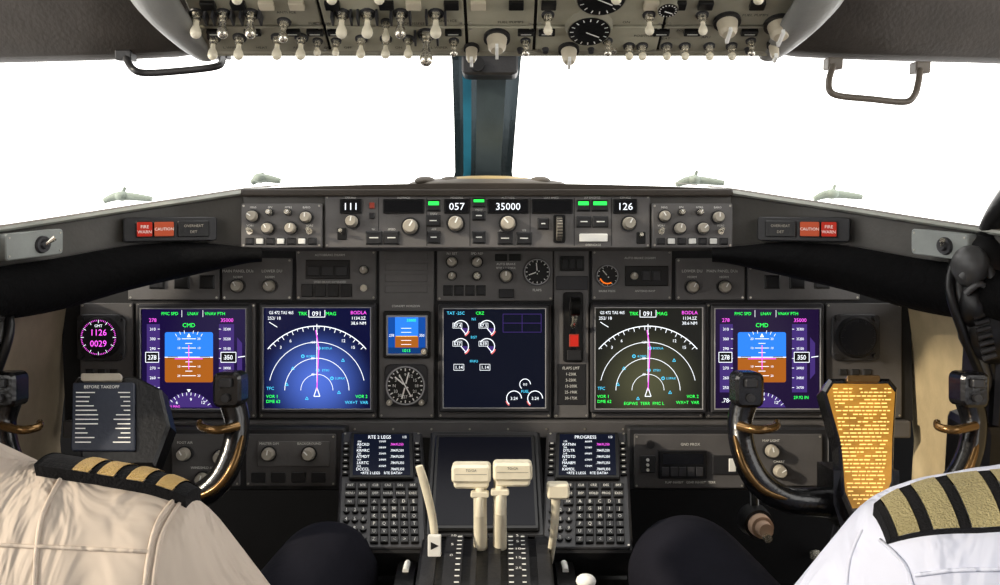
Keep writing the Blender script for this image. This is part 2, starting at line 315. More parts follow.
def nd(u0,v0,scr,alt):
    b=MB();fr=A;w,h=106,100
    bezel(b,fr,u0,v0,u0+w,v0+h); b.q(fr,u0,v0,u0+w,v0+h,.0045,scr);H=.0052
    cx=u0+w/2-.5;cy=v0+82
    def arc(r,a0,a1,wd=.6,m=W): b.ring(fr,cx,cy,r-wd/2,r+wd/2,H,m,a0,a1,30)
    arc(64,40,140,.9)
    for a in range(42,140,5):
        t=math.radians(a+1);L=4 if a%10==2 else 2.2
        b.line(fr,[(cx+64*math.cos(t),cy-64*math.sin(t)),(cx+(64-L)*math.cos(t),cy-(64-L)*math.sin(t))],.6,H,W)
    for a,t in((62,'12'),(90,'9'),(118,'6'),(50,'15'),(130,'3')):
        r=math.radians(a); b.text(fr,t,cx+56*math.cos(r),cy-56*math.sin(r),3,H,W)
    arc(48,12,168,.6);arc(32,0,180,.6);arc(16,0,180,.5)
    b.line(fr,[(cx,cy-66),(cx,cy-8)],.7,H,W)
    for i in range(1,4): b.text(fr,'%d'%(i*40),cx-4,cy-16*i,2.4,H,W)
    b.line(fr,[(cx-3,cy+6),(cx,cy-3),(cx+3,cy+6),(cx-3,cy+6)],.8,H,W)
    b.line(fr,[(cx,cy),(cx+.8,cy-20),(cx+2,cy-42),(cx-1,cy-60)],.9,H+.0003,MG)
    for (x,y,t) in((0.8,-20,'ETIKI'),(2,-42,'BODLA'),(-14,-34,'KORD'),(15,-12,'LUPAX')):
        b.ring(fr,cx+x,cy+y,1,1.8,H,CY,n=8);b.text(fr,t,cx+x+8,cy+y,2.2,H,CY)
    for (x,y) in((-24,-22),(26,-30),(-30,-6),(22,2),(-10,8)): b.line(fr,[(cx+x-1.5,cy+y+1.2),(cx+x+1.5,cy+y+1.2),(cx+x,cy+y-1.5),(cx+x-1.5,cy+y+1.2)],.5,H,CY)
    b.line(fr,[(cx-8,v0+2),(cx-8,v0+9),(cx+8,v0+9),(cx+8,v0+2)],.6,H,W);b.text(fr,'091',cx,v0+5.5,4.6,H,W);b.text(fr,'TRK',cx-14,v0+5.5,3.4,H,G);b.text(fr,'MAG',cx+14,v0+5.5,3.4,H,G)
    b.text(fr,'GS 472 TAS 465',u0+17,v0+4.5,3,H,W,.85);b.text(fr,'252/ 18',u0+10,v0+10,3,H,W);b.line(fr,[(u0+5,v0+14),(u0+13,v0+19)],.7,H,W)
    b.text(fr,'BODLA',u0+w-12,v0+4.5,3.4,H,MG);b.text(fr,'1134.2Z',u0+w-12,v0+10,3,H,W);b.text(fr,'38.6 NM',u0+w-12,v0+15,3,H,W)
    b.text(fr,'VOR 1',u0+8,v0+88,3,H,G);b.text(fr,'DME 62',u0+9,v0+93,3,H,G);b.text(fr,'VOR 2',u0+w-9,v0+88,3,H,G);b.text(fr,'TFC',u0+6,v0+80,3,H,CY)
    b.text(fr,'WX+T  VAR',u0+w-14,v0+94,3,H,CY if alt==0 else G)
    if alt: b.text(fr,'EGPWS  TERR  FMC L',cx-4,v0+95,3,H,G)
    b.done('navigation_display')
nd(265,308,SCR('screen_nd_left_glare',(10,14,56),(86,120,226),(0.0,0,-.035),.095),0)  # blue glow imitates glare on the glass, painted into the emission
nd(595,308,SCR('screen_nd_right',(32,32,28),(86,86,62),(0.0,0,-.035),.10),1)
b=MB();bezel(b,A,444,309,545,407);b.q(A,444,309,545,407,.0045,SCR('screen_eicas',(14,18,33)));H=.0052
for (u,v,t) in((461,328,'87.4'),(487,328,'87.5'),(461,346,'637'),(487,346,'639')):
    b.ring(A,u,v,7.2,8,H,W,-60,150,20);b.poly(A,[(u,v)]+[(u+7*math.cos(math.radians(a)),v-7*math.sin(math.radians(a))) for a in range(0,-61,-12)],H,TAPE)
    b.line(A,[(u,v),(u+7*math.cos(math.radians(-50)),v-7*math.sin(math.radians(-50)))],.8,H+.0002,W)
    b.line(A,[(u-8,v-5),(u+1,v-5),(u+1,v),(u-8,v),(u-8,v-5)],.4,H,W);b.text(A,t,u-3.5,v-2.5,3.2,H,W);b.ring(A,u,v,8.2,9.4,H,PK,-60,-20,5)
for u in(461,487): b.line(A,[(u-7,364),(u+3,364),(u+3,370),(u-7,370),(u-7,364)],.4,H,W);b.text(A,'1.14',u-2,367,3.2,H,W)
b.text(A,'N1',474,319,2.6,H,CY);b.text(A,'EGT',474,337,2.4,H,CY);b.text(A,'FF/FU',474,361,2.4,H,CY);b.text(A,'TAT -25C',456,313,3,H,CY);b.text(A,'CRZ',480,313,3,H,G)
for i in range(3): b.line(A,[(503,314+i*9),(541,314+i*9)],.5,H,TAPE)
for u in(503,522,541): b.line(A,[(u,314),(u,332)],.5,H,TAPE)
for (u,v) in((514,398),(535,398)):
    b.ring(A,u,v,7,7.8,H,W,0,230,18);b.text(A,'3.24',u,v,3,H,W);b.ring(A,u,v,8,9,H,PK,200,235,4)
b.ring(A,525,384,5,5.7,H,W,0,230,14);b.text(A,'0.0',525,384,2.4,H,W);b.text(A,'FUEL',525,391,2.6,H,CY)
b.done('engine_display')
b=MB();b.rect(A,384,311,431,358,0,.01,blackM,r=2,c=1);b.rect(A,387,315,428,355,.01,.012,bezL,r=1)
b.q(A,389,317,426,353,.0124,SKY);b.q(A,389,336,426,353,.0126,BRN);b.q(A,389,317,396,353,.0128,SCR('isfd_tape',(20,80,170)));b.q(A,419,317,426,353,.0128,SCR('isfd_tape2',(20,80,170)));b.q(A,389,347,426,353,.013,SCR('isfd_b',(15,60,120)))
for k in range(-2,3): b.line(A,[(402,336+k*4),(412,336+k*4)],.5,.0132,W)
b.line(A,[(397,336),(418,336)],.8,.0132,YL);b.text(A,'278',392.5,335,2.6,.0132,W,.9);b.text(A,'350',422.5,335,2.6,.0132,W,.9);b.text(A,'1013',407,350,3,.0133,G);knob(b,A,425,351,3,.014,h=.012);b.text(A,'35000',412,320,2.6,.0132,G)
b.done('standby_attitude_display')
b=MB();b.rect(A,385,364,428,406,0,.006,bezM,r=6,c=1);gauge(b,A,406,385,18,24,(75,255,140),h=.004)
for a,t in((90,'9'),(60,'12'),(30,'15'),(0,'18'),(-30,'21'),(-60,'24'),(-90,'27'),(120,'6'),(150,'3'),(180,'N'),(210,'33'),(240,'30')):
    r=math.radians(a);b.text(A,t,406+11*math.cos(r),385-11*math.sin(r),3,.0112,whiteM)
knob(b,A,390,402,3,.012,h=.004);knob(b,A,422,402,3,.012,h=.004)
b.line(A,[(400,374),(412,396)],1.2,.0125,whiteM)
b.done('radio_magnetic_indicator')
for k,(u,lit) in enumerate(((102,MG),(855,None))):
    b=MB();b.rect(A,u-24,314,u+24,361,0,.005,bezM,r=8,c=1);b.cyl(A,u,337,21,.005,.013,dkM,19,n=36,cap=blackM);b.cyl(A,u,337,18.2,.013,.0132,lcdM,n=36)
    for i in range(60):
        t=math.radians(i*6);L=.82 if i%5==0 else .92
        b.line(A,[(u+17.5*L*math.cos(t),337-17.5*L*math.sin(t)),(u+17.5*math.cos(t),337-17.5*math.sin(t))],.5,.0137,(W if i%5==0 else MG) if lit else knobD)
    if lit:
        b.text(A,'1126',u,332,6.2,.0137,MG,.95);b.text(A,'0029',u,343,6.2,.0137,MG,.95);b.text(A,'GMT',u,325.5,2.6,.0137,W)
    for du,dv in((-19,-19),(19,-19),(-19,19),(19,19)): b.cyl(A,u+du,337+dv,3,.005,.011,knobD)
    b.done('clock')
b=MB();b.rect(A,563,292,583,362,0,.003,blackM,r=3);b.rect(A,570,297,576,356,.003,.0034,lcdM)
b.tube([A.p(573,326,.0),A.p(573,320,.03),A.p(573,308,.045)],[.004,.004,.005],metM)
fr2=Fr(A.p(573,306,.045),A.n,A.uz,.0016,.0016,0,0)
b.cyl(fr2,0,0,9,-.007,.007,blackM,n=24);b.cyl(fr2,0,0,9,.007,-.007,blackM,n=24);b.cyl(fr2,0,0,4,-.0085,.0085,dkM);b.cyl(fr2,0,0,4,.0085,-.0085,dkM)
b.rect(A,569,334,579,347,.003,.006,redoff,r=1);b.poly(A,[(570,335),(578,335),(578,346),(570,346)],.0064,E('gear_red',(200,50,40),.5,(160,30,20)))
b.rect(A,567,350,581,360,.003,.007,dkM,r=1)
b.done('landing_gear_lever')

# ================= lower panels
B2=FR(1.45)
b=MB()
for (u0,u1) in((160,345),(628,830)):
    b.rect(B2,u0,428,u1,491,-.05,-.002,dkM,r=3,c=2)
for p in((172,434,240,486),(246,434,336,486),(634,434,744,488),(748,434,822,486)):
    b.rect(B2,*p,-.004,.002,panelM,r=1.5,c=.8);screws(b,B2,*p,.002)
b.rect(B2,258,441,330,466,.002,.005,panelM2,r=1)
for (u,v) in((186,453),(204,478),(270,453),(310,453),(770,450),(778,470),(222,456)): knob(b,B2,u,v,6.5,.018,h=.003,ang=rnd.randint(-60,60))
for (u,v,t) in((270,443,'MASTER DIM'),(310,443,'BACKGROUND'),(186,442,'FOOT AIR'),(204,467,'WINDSHLD AIR'),(770,440,'MAP LIGHT'),(778,461,'CHART')): b.text(B2,t,u,v,2.4,.0055,labelM)
b.rect(B2,658,450,706,478,.002,.008,blackM,r=1);b.q(B2,662,453,702,463,.0084,lcdM)
for i in range(5): b.rect(B2,661+i*8.5,466,668+i*8.5,475,.008,.010,bezM,c=.4)
b.text(B2,'GND PROX',690,444,2.6,.0026,labelM);b.text(B2,'FLAP INHIBIT   GEAR INHIBIT   TERR',690,482,2.2,.0026,labelM)
b.cyl(B2,650,444,4,.002,.008,dkM);b.rect(B2,640,455,655,472,.002,.007,dkM,r=1)
for i in range(3): b.cyl(B2,647,459+i*5,1.6,.007,.009,labelM,n=10)
b.rect(B2,712,455,738,474,.002,.005,dkM,r=1);b.rect(B2,728,458,735,471,.005,.007,labelM)
for i in range(4): b.rect(B2,252+i*20,472,266+i*20,482,.002,.005,dkM,r=1)
b.done('lower_instrument_panel')

# ================= GLARESHIELD
C=FR(1.38)
b=MB()
U=[262,243,190,130,60,0,-70,-140]
VT=[188,189,197,206,217,226,236,246]; VF=[247,246,242,245,257,266,276,285]; VP=[262,264,276,290,310,320,324,330]; D=[1.385,1.385,1.37,1.33,1.26,1.18,1.06,.95]
def wing(m):
    secs=[]
    for u,vt,vf,vp,d in zip(U,VT,VF,VP,D):
        uu=mir(u) if m else u
        T=P(uu,vt,d); back=Vector((0,.36*d/1.38,0.008))
        secs.append([T+back,T+Vector((0,.02,.002)),P(uu,vt+1,d-.008),P(uu,vt+4,d-.012),P(uu,vt+6,d-.006),P(uu,vt+7,d+.004),P(uu,vf,d+.008),P(uu,vf+.5,d-.012),P(uu,vf*.7+vp*.3,d-.034),P(uu,vf*.4+vp*.6,d-.04),P(uu,vf*.1+vp*.9,d-.028),P(uu,vp,d+.0),P(uu,vp-2,d+.12)])
    n=len(secs[0]); cols=[crom([s[i] for s in secs],4) for i in range(n)]
    S=[[cols[i][j] for i in range(n)] for j in range(len(cols[0]))]
    b.loft([q[:8] for q in S],[gsM,gsM,lipM,lipM,lipC,gsF,gsF]); b.surf([q[7:] for q in S],blackR); b.cross(S[-1],gsF)
wing(False);wing(True)
b.rect(C,243,189,731,197,-.02,.012,lipC,r=2,c=2)
cols=[]
for t in range(0,13):
    u=243+(731-243)*t/12; z=(1-((u-487)/244)**2)*6
    cols.append([C.p(u,196,.012),C.p(u,190-z,.010),C.p(u,188-z*.7,-.002),C.p(u,187-z*.5,-.03)+Vector((0,.02,0)),C.p(u,189,-.03)+Vector((0,.42,.004))])
b.loft(cols,[lipC,lipM,gsM,gsM])
b.rect(C,243,195,731,248,-.10,-.002,gsF,r=2)
gs=b.done('glareshield')
b=MB();b.rect(C,325,195,650,248,-.004,.004,panelM2,r=1.5,c=1)
for u in(379,427,470,530,574,611): b.q(C,u-.3,198,u+.3,246,.0044,gapM)
for (u0,u1,t) in((342,361,'111'),(385,423,''),(446,468,'057'),(489,527,'35000'),(533,571,''),(614,635,'126')):
    b.rect(C,u0-1.5,199.5,u1+1.5,214,.004,.007,blackM,r=1);b.q(C,u0,201,u1,212.5,.0072,lcdM)
    if t: b.text(C,t,(u0+u1)/2,206.8,7.0,.0076,W,1.0 if len(t)>3 else 1.05)
for (u,v,r) in((353,222,6),(411,227,7.5),(456,224,7.5),(508,224,7.5),(628,224,6.5)): knob(b,C,u,v,r,.022,h=.004,ang=rnd.randint(-50,50))
b.rect(C,553,215,565,243,.004,.007,blackM,r=2)
fr2=Fr(C.p(559,229,.004),C.n,C.uz,C.su,C.sv,0,0);b.cyl(fr2,0,0,12,-.004,.004,knobM,n=24);b.cyl(fr2,0,0,12,.004,-.004,knobM,n=24)
for a in range(-60,61,15):
    t=math.radians(a);b.tube([fr2.p(12*math.cos(t),12*math.sin(t),-.004),fr2.p(12*math.cos(t),12*math.sin(t),.004)],.0008,knobD,k=1,n=6)
for (u0,v0,u1,v1,lt) in((367,232,382,244,None),(385,232,399,244,None),(428,201,440,211,G),(428,232,440,243,None),(473,199,485,207,G),(473,212,485,220,None),(473,232,485,243,None),(498,233,512,244,None),(517,233,531,244,None),(538,219,548,229,None),
  (577,201,589,211,G),(592,201,607,211,G),(577,217,590,227,None),(593,217,607,227,None),(427,216,440,226,None)):
    button(b,C,u0,v0,u1,v1,.004,dkM,lt)
    if not lt: b.line(C,[(u0+3,(v0+v1)/2),(u1-3,(v0+v1)/2)],1,.0084,labelM)
b.rect(C,579,234,607,242,.004,.009,labelM,r=1)
for (t,u,v) in (('COURSE',351,198),('IAS/MACH',404,198),('HEADING',457,198),('ALTITUDE',508,198),('VERT SPEED',551,198),('COURSE',625,198),('N1',374,229.5),('SPEED',392,229.5),('LNAV',434,214),('VNAV',479,210),('APP',434,229.5),('ALT HLD',505,230.5),('V/S',524,230.5),('A/P ENGAGE',592,198),('DISENGAGE',593,245)): b.text(C,t,u,v,2,.0046,labelM)
for (u,v) in((342,234),(640,238)): b.rect(C,u-4,v-6,u+5,v+6,.004,.006,blackM,r=1);b.tube([C.p(u,v,.006),C.p(u,v-3,.018)],[.0015,.003],metM,k=1)
b.rect(C,370,203,375,209,.004,.008,redoff,r=.5);b.rect(C,370,213,375,219,.004,.008,dkM,r=.5)
screws(b,C,325,195,650,248,.004)
b.done('mode_control_panel')
for s in(0,1):
    b=MB();u0=243 if not s else 651
    b.rect(C,u0,204,u0+80,248,-.004,.01,panelM2,r=1.5,c=1);screws(b,C,u0,204,u0+80,248,.01)
    for (x,y,r,m) in((12,217,5.5,knobM),(29,213,3,metM),(47,213,3,metM),(65,218,5.5,knobM),(27,229,5.5,knobM),(50,229,5.5,knobM)): knob(b,C,u0+x,y,r,.016,m,h=.01,ang=rnd.randint(-60,60))
    for (x,y) in((9,232),(68,232)): b.cyl(C,u0+x,y,3,.01,.013,metM);b.tube([C.p(u0+x,y,.012),C.p(u0+x,y-2,.025)],[.0015,.003],metM,k=1)
    for i in range(7): button(b,C,u0+5+i*10.4,239,u0+12+i*10.4,244.5,.01,labelM if i%2 else dkM)
    for (t,x,y) in(('MINS',12,208),('BARO',65,208),('FPV',29,208),('MTRS',47,208),('VOR1',9,226),('VOR2',68,226)): b.text(C,t,u0+x,y,2,.0106,labelM)
    b.done('efis_control_panel')
cautM=E('caution_amber',(190,85,55),.55,(120,50,30))
for s in(0,1):
    b=MB(); a=P(mir(210) if s else 210,229,1.368);c=P(mir(130) if s else 130,230,1.322)
    ux=(a-c) if not s else (c-a); 
    fr=Fr((a+c)/2,ux,R@Vector((0,0,1)),.00144,.00144,0,0)
    b.rect(fr,-44,-12,44,12,-.01,.008,dkM,r=3,c=1)
    def rx(x0,x1): return (x0,x1) if not s else (-x1,-x0)
    x0,x1=rx(-32,-18);b.rect(fr,x0-1,-8,x1+1,8,.008,.011,blackM,r=1);b.rect(fr,x0,-7,x1,7,.011,.014,redM,r=1)
    b.text(fr,'FIRE',(x0+x1)/2,-2.4,3,.0146,whiteM);b.text(fr,'WARN',(x0+x1)/2,2.6,3,.0146,whiteM)
    x0,x1=rx(-16,2);b.rect(fr,x0-1,-8,x1+1,8,.008,.011,blackM,r=1);b.rect(fr,x0,-7,x1,7,.011,.014,cautM,r=1)
    b.text(fr,'CAUTION',(x0+x1)/2,0,2.8,.0146,whiteM)
    x0,x1=rx(6,36);b.rect(fr,x0,-8,x1,8,.008,.011,blackM,r=1);b.text(fr,'OVERHEAT',(x0+x1)/2,-3,2.6,.0116,knobM);b.text(fr,'DET',(x0+x1)/2,3,2.6,.0116,knobM)
    b.done('warning_light_panel')
vpm=M('vent_plate',(140,145,142),.5)
for s in(0,1):
    b=MB()
    a=P(mir(62) if s else 62,240,1.24);c=P(mir(0) if s else 0,247,1.155)
    ux=(a-c) if not s else (c-a);fr=Fr((a+c)/2,ux,R@Vector((0,0,1)),.00128,.00128,0,0)
    b.rect(fr,-34,-12,34,14,-.02,.006,vpm,r=4,c=1)
    b.cyl(fr,8,2,9,.006,.010,bezM,8);b.cyl(fr,8,2,5,.010,.014,dkM,4);b.tube([fr.p(8,2,.012),fr.p(14,-4,.02)],[.002,.0035],metM,k=1);screws(b,fr,-34,-12,34,14,.006,4)
    b.done('air_vent')

# ================= windshield, post, frames
b=MB()
tealD=M('post_dark',(18,34,40),.25,.5);tealM=M('post_sheen',(78,90,95),.3,.5);tealB=M('post_highlight',(44,120,148),.25,.5)  # blue highlight strip and paler centre sheen are painted as post colours
def psec(v,d,ul,ur):
    w=ur-ul;f=[0,.10,.15,.28,.36,.80,.90,1]
    dd=[.006,.0,-.004,-.008,-.016,-.016,-.004,.006]
    return [P(ul+w*x,v,d+y) for x,y in zip(f,dd)]+[P(ur,v,d+.03),P(ul,v,d+.03)]
S=[psec(10,1.62,446,527),psec(60,1.66,452,521),psec(120,1.70,454,516),psec(172,1.74,455,512),psec(192,1.76,450,516)]
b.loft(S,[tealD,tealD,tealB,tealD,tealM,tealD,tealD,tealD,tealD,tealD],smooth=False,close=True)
b.rect(FR(1.63),462,50,518,77,-.02,.02,dkM,r=6,c=2)
b.cyl(FR(1.63),478,68,7,.02,.03,blackM)
b.done('windshield_center_post')
b=MB();fa=M('fairing_tan',(150,130,86),.5);fd=M('fairing_dark',(72,66,58),.6)
b.ell(P(487,185,1.62),(.14,.10,.014),fd);b.ell(P(487,182,1.60),(.09,.05,.011),fa)
for u in(425,450,540): b.ell(P(u,181,1.58),(.018,.02,.008),fd)
b.done('post_base_fairing')
gl=bpy.data.materials.new('window_glass');gl.use_nodes=True;nt=gl.node_tree;nt.nodes.clear();o=nt.nodes.new('ShaderNodeOutputMaterial');mx=nt.nodes.new('ShaderNodeMixShader');tr=nt.nodes.new('ShaderNodeBsdfTransparent');gg=nt.nodes.new('ShaderNodeBsdfGlossy');gg.inputs['Roughness'].default_value=.02;mx.inputs[0].default_value=.03
nt.links.new(tr.outputs[0],mx.inputs[1]);nt.links.new(gg.outputs[0],mx.inputs[2]);nt.links.new(mx.outputs[0],o.inputs[0])
for s in(0,1):
    f=(lambda u:mir(u)) if s else (lambda u:u)
    b=MB();q=[P(f(456),190,1.79),P(f(200),200,1.76),P(f(-140),240,1.48),P(f(-140),20,1.40),P(f(200),20,1.66),P(f(450),20,1.68)]
    b.add(q,[[0,1,4,5],[1,2,3,4]],gl);b.done('window_%d'%(s+1))
    b=MB();b.tube([P(f(-150),250,1.30),P(f(-140),100,1.25),P(f(-130),-10,1.2)],.03,linerM);b.done('window_side_post')
for s,(u,v) in enumerate(((128,196),(700,180),(838,194),(266,178))):
    b=MB();g=M('wiper_%d'%s,(135,145,135),.6);d=1.8; k=.6 if s==3 else 1
    b.tube([P(u-24*k,v+5,d),P(u-8*k,v,d),P(u+24*k,v+3,d)],[.005,.009,.005],g);b.ell(P(u-6,v,d),(.014,.014,.010),g);b.tube([P(u-6,v,d),P(u-3,v-9*k,d)],[.004,.003],g)
    b.done('windshield_wiper')
b=MB()
def hdr(m):
    f=(lambda u:mir(u)) if m else (lambda u:u)
    us=[-160,-80,0,80,140,178,200]
    vb=[70,66,63,61,59,57,54]
    S=[]
    for u,v in zip(us,vb):
        d=1.16 if u<150 else 1.2
        S.append([P(f(u),v-25,d+.3),P(f(u),v-3,d+.10),P(f(u),v,d+.02),P(f(u),v-6,d-.02),P(f(u),v-28,d-.04),P(f(u),v-60,d-.07),P(f(u),v-110,d-.12),P(f(u),v-220,d-.2)])
    b.surf(S,linerM)
    b.tube([P(f(138),-60,.93),P(f(150),-10,.98),P(f(172),22,1.03),P(f(194),46,1.09),P(f(206),57,1.12)],[.034,.028,.024,.018,.012],linerL,flat=(Vector((0,1,0)),.5,1))
hdr(False);hdr(True)
b.rect(FR(1.6),-60,-60,1040,38,-.03,.03,linerM,r=2)
b.done('windshield_header')
b=MB();b.tube([P(126,58,1.14),P(133,69,1.11),P(146,73,1.11),P(180,71,1.11),P(214,67,1.11),P(222,62,1.12),P(221,54,1.14)],.0042,dkM);b.box(P(126,56,1.145),(.02,.02,.012),dkM);b.box(P(221,54,1.145),(.02,.02,.012),dkM);b.done('grab_handle')
b=MB();hm=M('handle_brown',(100,92,82),.4);b.tube([P(833,66,1.12),P(829,80,1.10),P(830,91,1.09),P(840,96,1.09),P(870,99,1.09),P(904,102,1.09),P(914,96,1.09),P(918,84,1.10),P(920,70,1.12)],.0038,hm);b.box(P(833,64,1.13),(.018,.02,.014),hm);b.box(P(920,68,1.13),(.018,.02,.014),hm);b.done('grab_handle')

# ================= OVERHEAD PANEL
a30=math.radians(30)
O=Fr(P(495,52,1.1),X,Vector((0,-math.cos(a30),math.sin(a30))),1.1/F,1.1/F,495,0)
b=MB()
b.rect(O,207,-520,783,2,-.03,0,gapM,r=4,c=2)
b.rect(O,207,-4,783,4,-.03,.004,ohM2,r=3,c=2)
cols_=[(210,330),(333,466),(469,532),(535,655),(658,780)]
rows_=[(-42,-5),(-86,-45),(-140,-89),(-230,-143),(-340,-233),(-500,-343)]
for (u0,u1) in cols_:
    for (v0,v1) in rows_:
        b.rect(O,u0,v0,u1,v1,0,.004,ohM if (u0+v0)%2 else ohM2,r=1.5,c=.8);screws(b,O,u0,v0,u1,v1,.004,3,1.5)
def toggle(b,fr,u,v,L=.022,tilt=0,m=None,guard=False,k=1.0):
    m=m or creamM
    b.cyl(fr,u,v,7*k,.004,.006,bezM,6.5*k,n=14);b.cyl(fr,u,v,5*k,.006,.011,metM,4.5*k,n=6);b.cyl(fr,u,v,3.2*k,.011,.015,metM,n=12)
    p0=fr.p(u,v,.013);p1=fr.p(u,v+tilt,.013+L)
    b.tube([p0,p0.lerp(p1,.4),p0.lerp(p1,.75),p1],[.0026*k,.003*k,.0052*k,.0058*k],m,n=12,k=3);b.ell(p1,.0058*k,m,n=12)
    if guard:
        for s in(-1,1): b.rect(fr,u+s*8*k-1,v-6,u+s*8*k+1,v+6,.004,.016,bezM,c=.3)
for u in(222,247,284,307): toggle(b,O,u,-27,.013,3)
for u in(365,389,411): toggle(b,O,u,-25,.011,2,k=.9)
for u in(627,640,664,682,706,728): toggle(b,O,u,-14,.004,2,k=.85)
for u in(196+20,241,267,352,376,407,440): toggle(b,O,u,-62,.014,4,metM if u%2 else creamM,guard=True,k=1.1)
toggle(b,O,429,-32,.022,5,metM,True,1.35);toggle(b,O,295,-50,.010,3,metM);toggle(b,O,392,-50,.010,3,k=.8)
for u in(545,640,690): toggle(b,O,u,-60,.010,3,k=.9)
for u in(322,340,455,525,605,745): toggle(b,O,u,-22,.006,2,metM if u%2 else creamM,k=.75)
okn=M('oh_knob',(200,190,168),.35)
for u,v,r in((497,-28,10),(472,-12,6),(568,-10,8),(715,-52,10),(765,-48,11),(768,-18,5)):
    b.cyl(O,u,v,r*1.3,.004,.008,knobD);b.cyl(O,u,v,r,.008,.020,okn,r*.85);b.cyl(O,u,v,r*.85,.020,.024,okn,r*.6);b.rect(O,u-1.5,v-r*.9,u+1.5,v+r*.9,.022,.028,whiteM,c=.5)
for u in (230,258,284,312,345,395,420,455,480,515,545,640,665,690,738): b.rect(O,u-7,-80,u+7,-70,.004,.009,blackM if u%4 else okn,r=1)
for u in (226,262,300,322,342,455,525,545,655,685,740): b.rect(O,u-8,-40,u+8,-33,.004,.009,blackM,r=1);b.line(O,[(u-5,-36.5),(u+5,-36.5)],1.2,.0094,labelM)
for u in(520,545,590,612,745): b.cyl(O,u,-9,3.5,.004,.009,metM if u%5 else bezM,2.6,n=12)
for u,v in((235,-12),(265,-12),(300,-12),(330,-12),(350,-12),(400,-12),(440,-12),(235,-47),(330,-48),(420,-48),(620,-50),(680,-38),(740,-60),(450,-52),(510,-50),(300,-64),(660,-26),(640,-30),(700,-28)): b.text(O,rnd.choice(['FUEL PUMPS','CROSSFEED','ON','OFF','ANTI ICE','GEN 1','APU','HEAT','L WIPER','POSITION']),u,v,3.2,.0046,blackM)
for (u,v,r) in((585,-44,20),(592,-90,22),(655,-74,9)):
    b.cyl(O,u,v,r*1.15,.004,.012,ohM2,r*1.05,n=32);b.cyl(O,u,v,r,.012,.0126,blackM,n=32)
    for i in range(16):
        t=math.radians(i*22.5);b.line(O,[(u+r*.75*math.cos(t),v+r*.75*math.sin(t)),(u+r*.92*math.cos(t),v+r*.92*math.sin(t))],1,.013,whiteM)
    b.line(O,[(u-3,v),(u+r*.5,v+r*.35)],1.4,.0135,whiteM)
for u in range(225,770,42):
    for v in(-110,-128,-165,-200,-260,-300,-380,-440):
        if rnd.random()<.6: toggle(b,O,u,v,.016,rnd.choice((-4,4)))
        else: b.rect(O,u-9,v-6,u+9,v+6,.004,.009,blackM,r=1)
b.done('overhead_panel')
# ceiling & walls & floor
b=MB();b.box((0,.15,1.62),(2.0,1.75,.04),linerM);b.done('ceiling')
b=MB();b.box((0,.55,-.02),(2.1,2.7,.04),M('floor_grey',(34,34,36),.8));b.done('floor')
b=MB();b.box((0,1.86,.42),(1.9,.04,.84),M('footwell_shade',(8,8,9),.9,spec=.1));b.done('wall_front')  # near-black colour paints in the footwell shade
b=MB()
for s in(-1,1): b.box((s*.66,-.74,.80),(.62,.04,1.6),wallM)
b.done('wall_back_blocker')  # unseen wall behind the camera, added to block light from the rear
b=MB();b.box((0,-.745,.80),(.69,.035,1.59),wallM);b.box((.27,-.72,.78),(.02,.03,.10),metM);b.box((0,-.725,1.3),(.4,.012,.3),linerL);b.done('door_blocker_1')  # unseen door, added to close the gap against rear light
for s in(0,1):
    f=(lambda u:mir(u)) if s else (lambda u:u); mt=beigeR if s else beigeL  # same beige both sides; shade left and sunlight right are in the colours
    b=MB();S=[]
    for (u,d,vt) in((74,1.53,296),(60,1.47,292),(38,1.38,292),(-10,1.22,300),(-80,1.05,306)):
        t=P(f(u),vt,d); 
        S.append([t,P(f(u)-(6 if not s else -6),vt+60,d+.01),P(f(u)-(14 if not s else -14),440,d+.0),Vector((P(f(u)-(20 if not s else -20),520,d).x,t.y,.35)),Vector((t.x,t.y,0))])
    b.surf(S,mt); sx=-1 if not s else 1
    b.done('sidewall_console')
    b=MB();b.box((sx*.98,.45,.42),(.04,1.7,.84),mt);b.box((sx*.9,.45,.82),(.2,1.5,.04),linerM);b.done('wall_right' if s else 'wall_left')

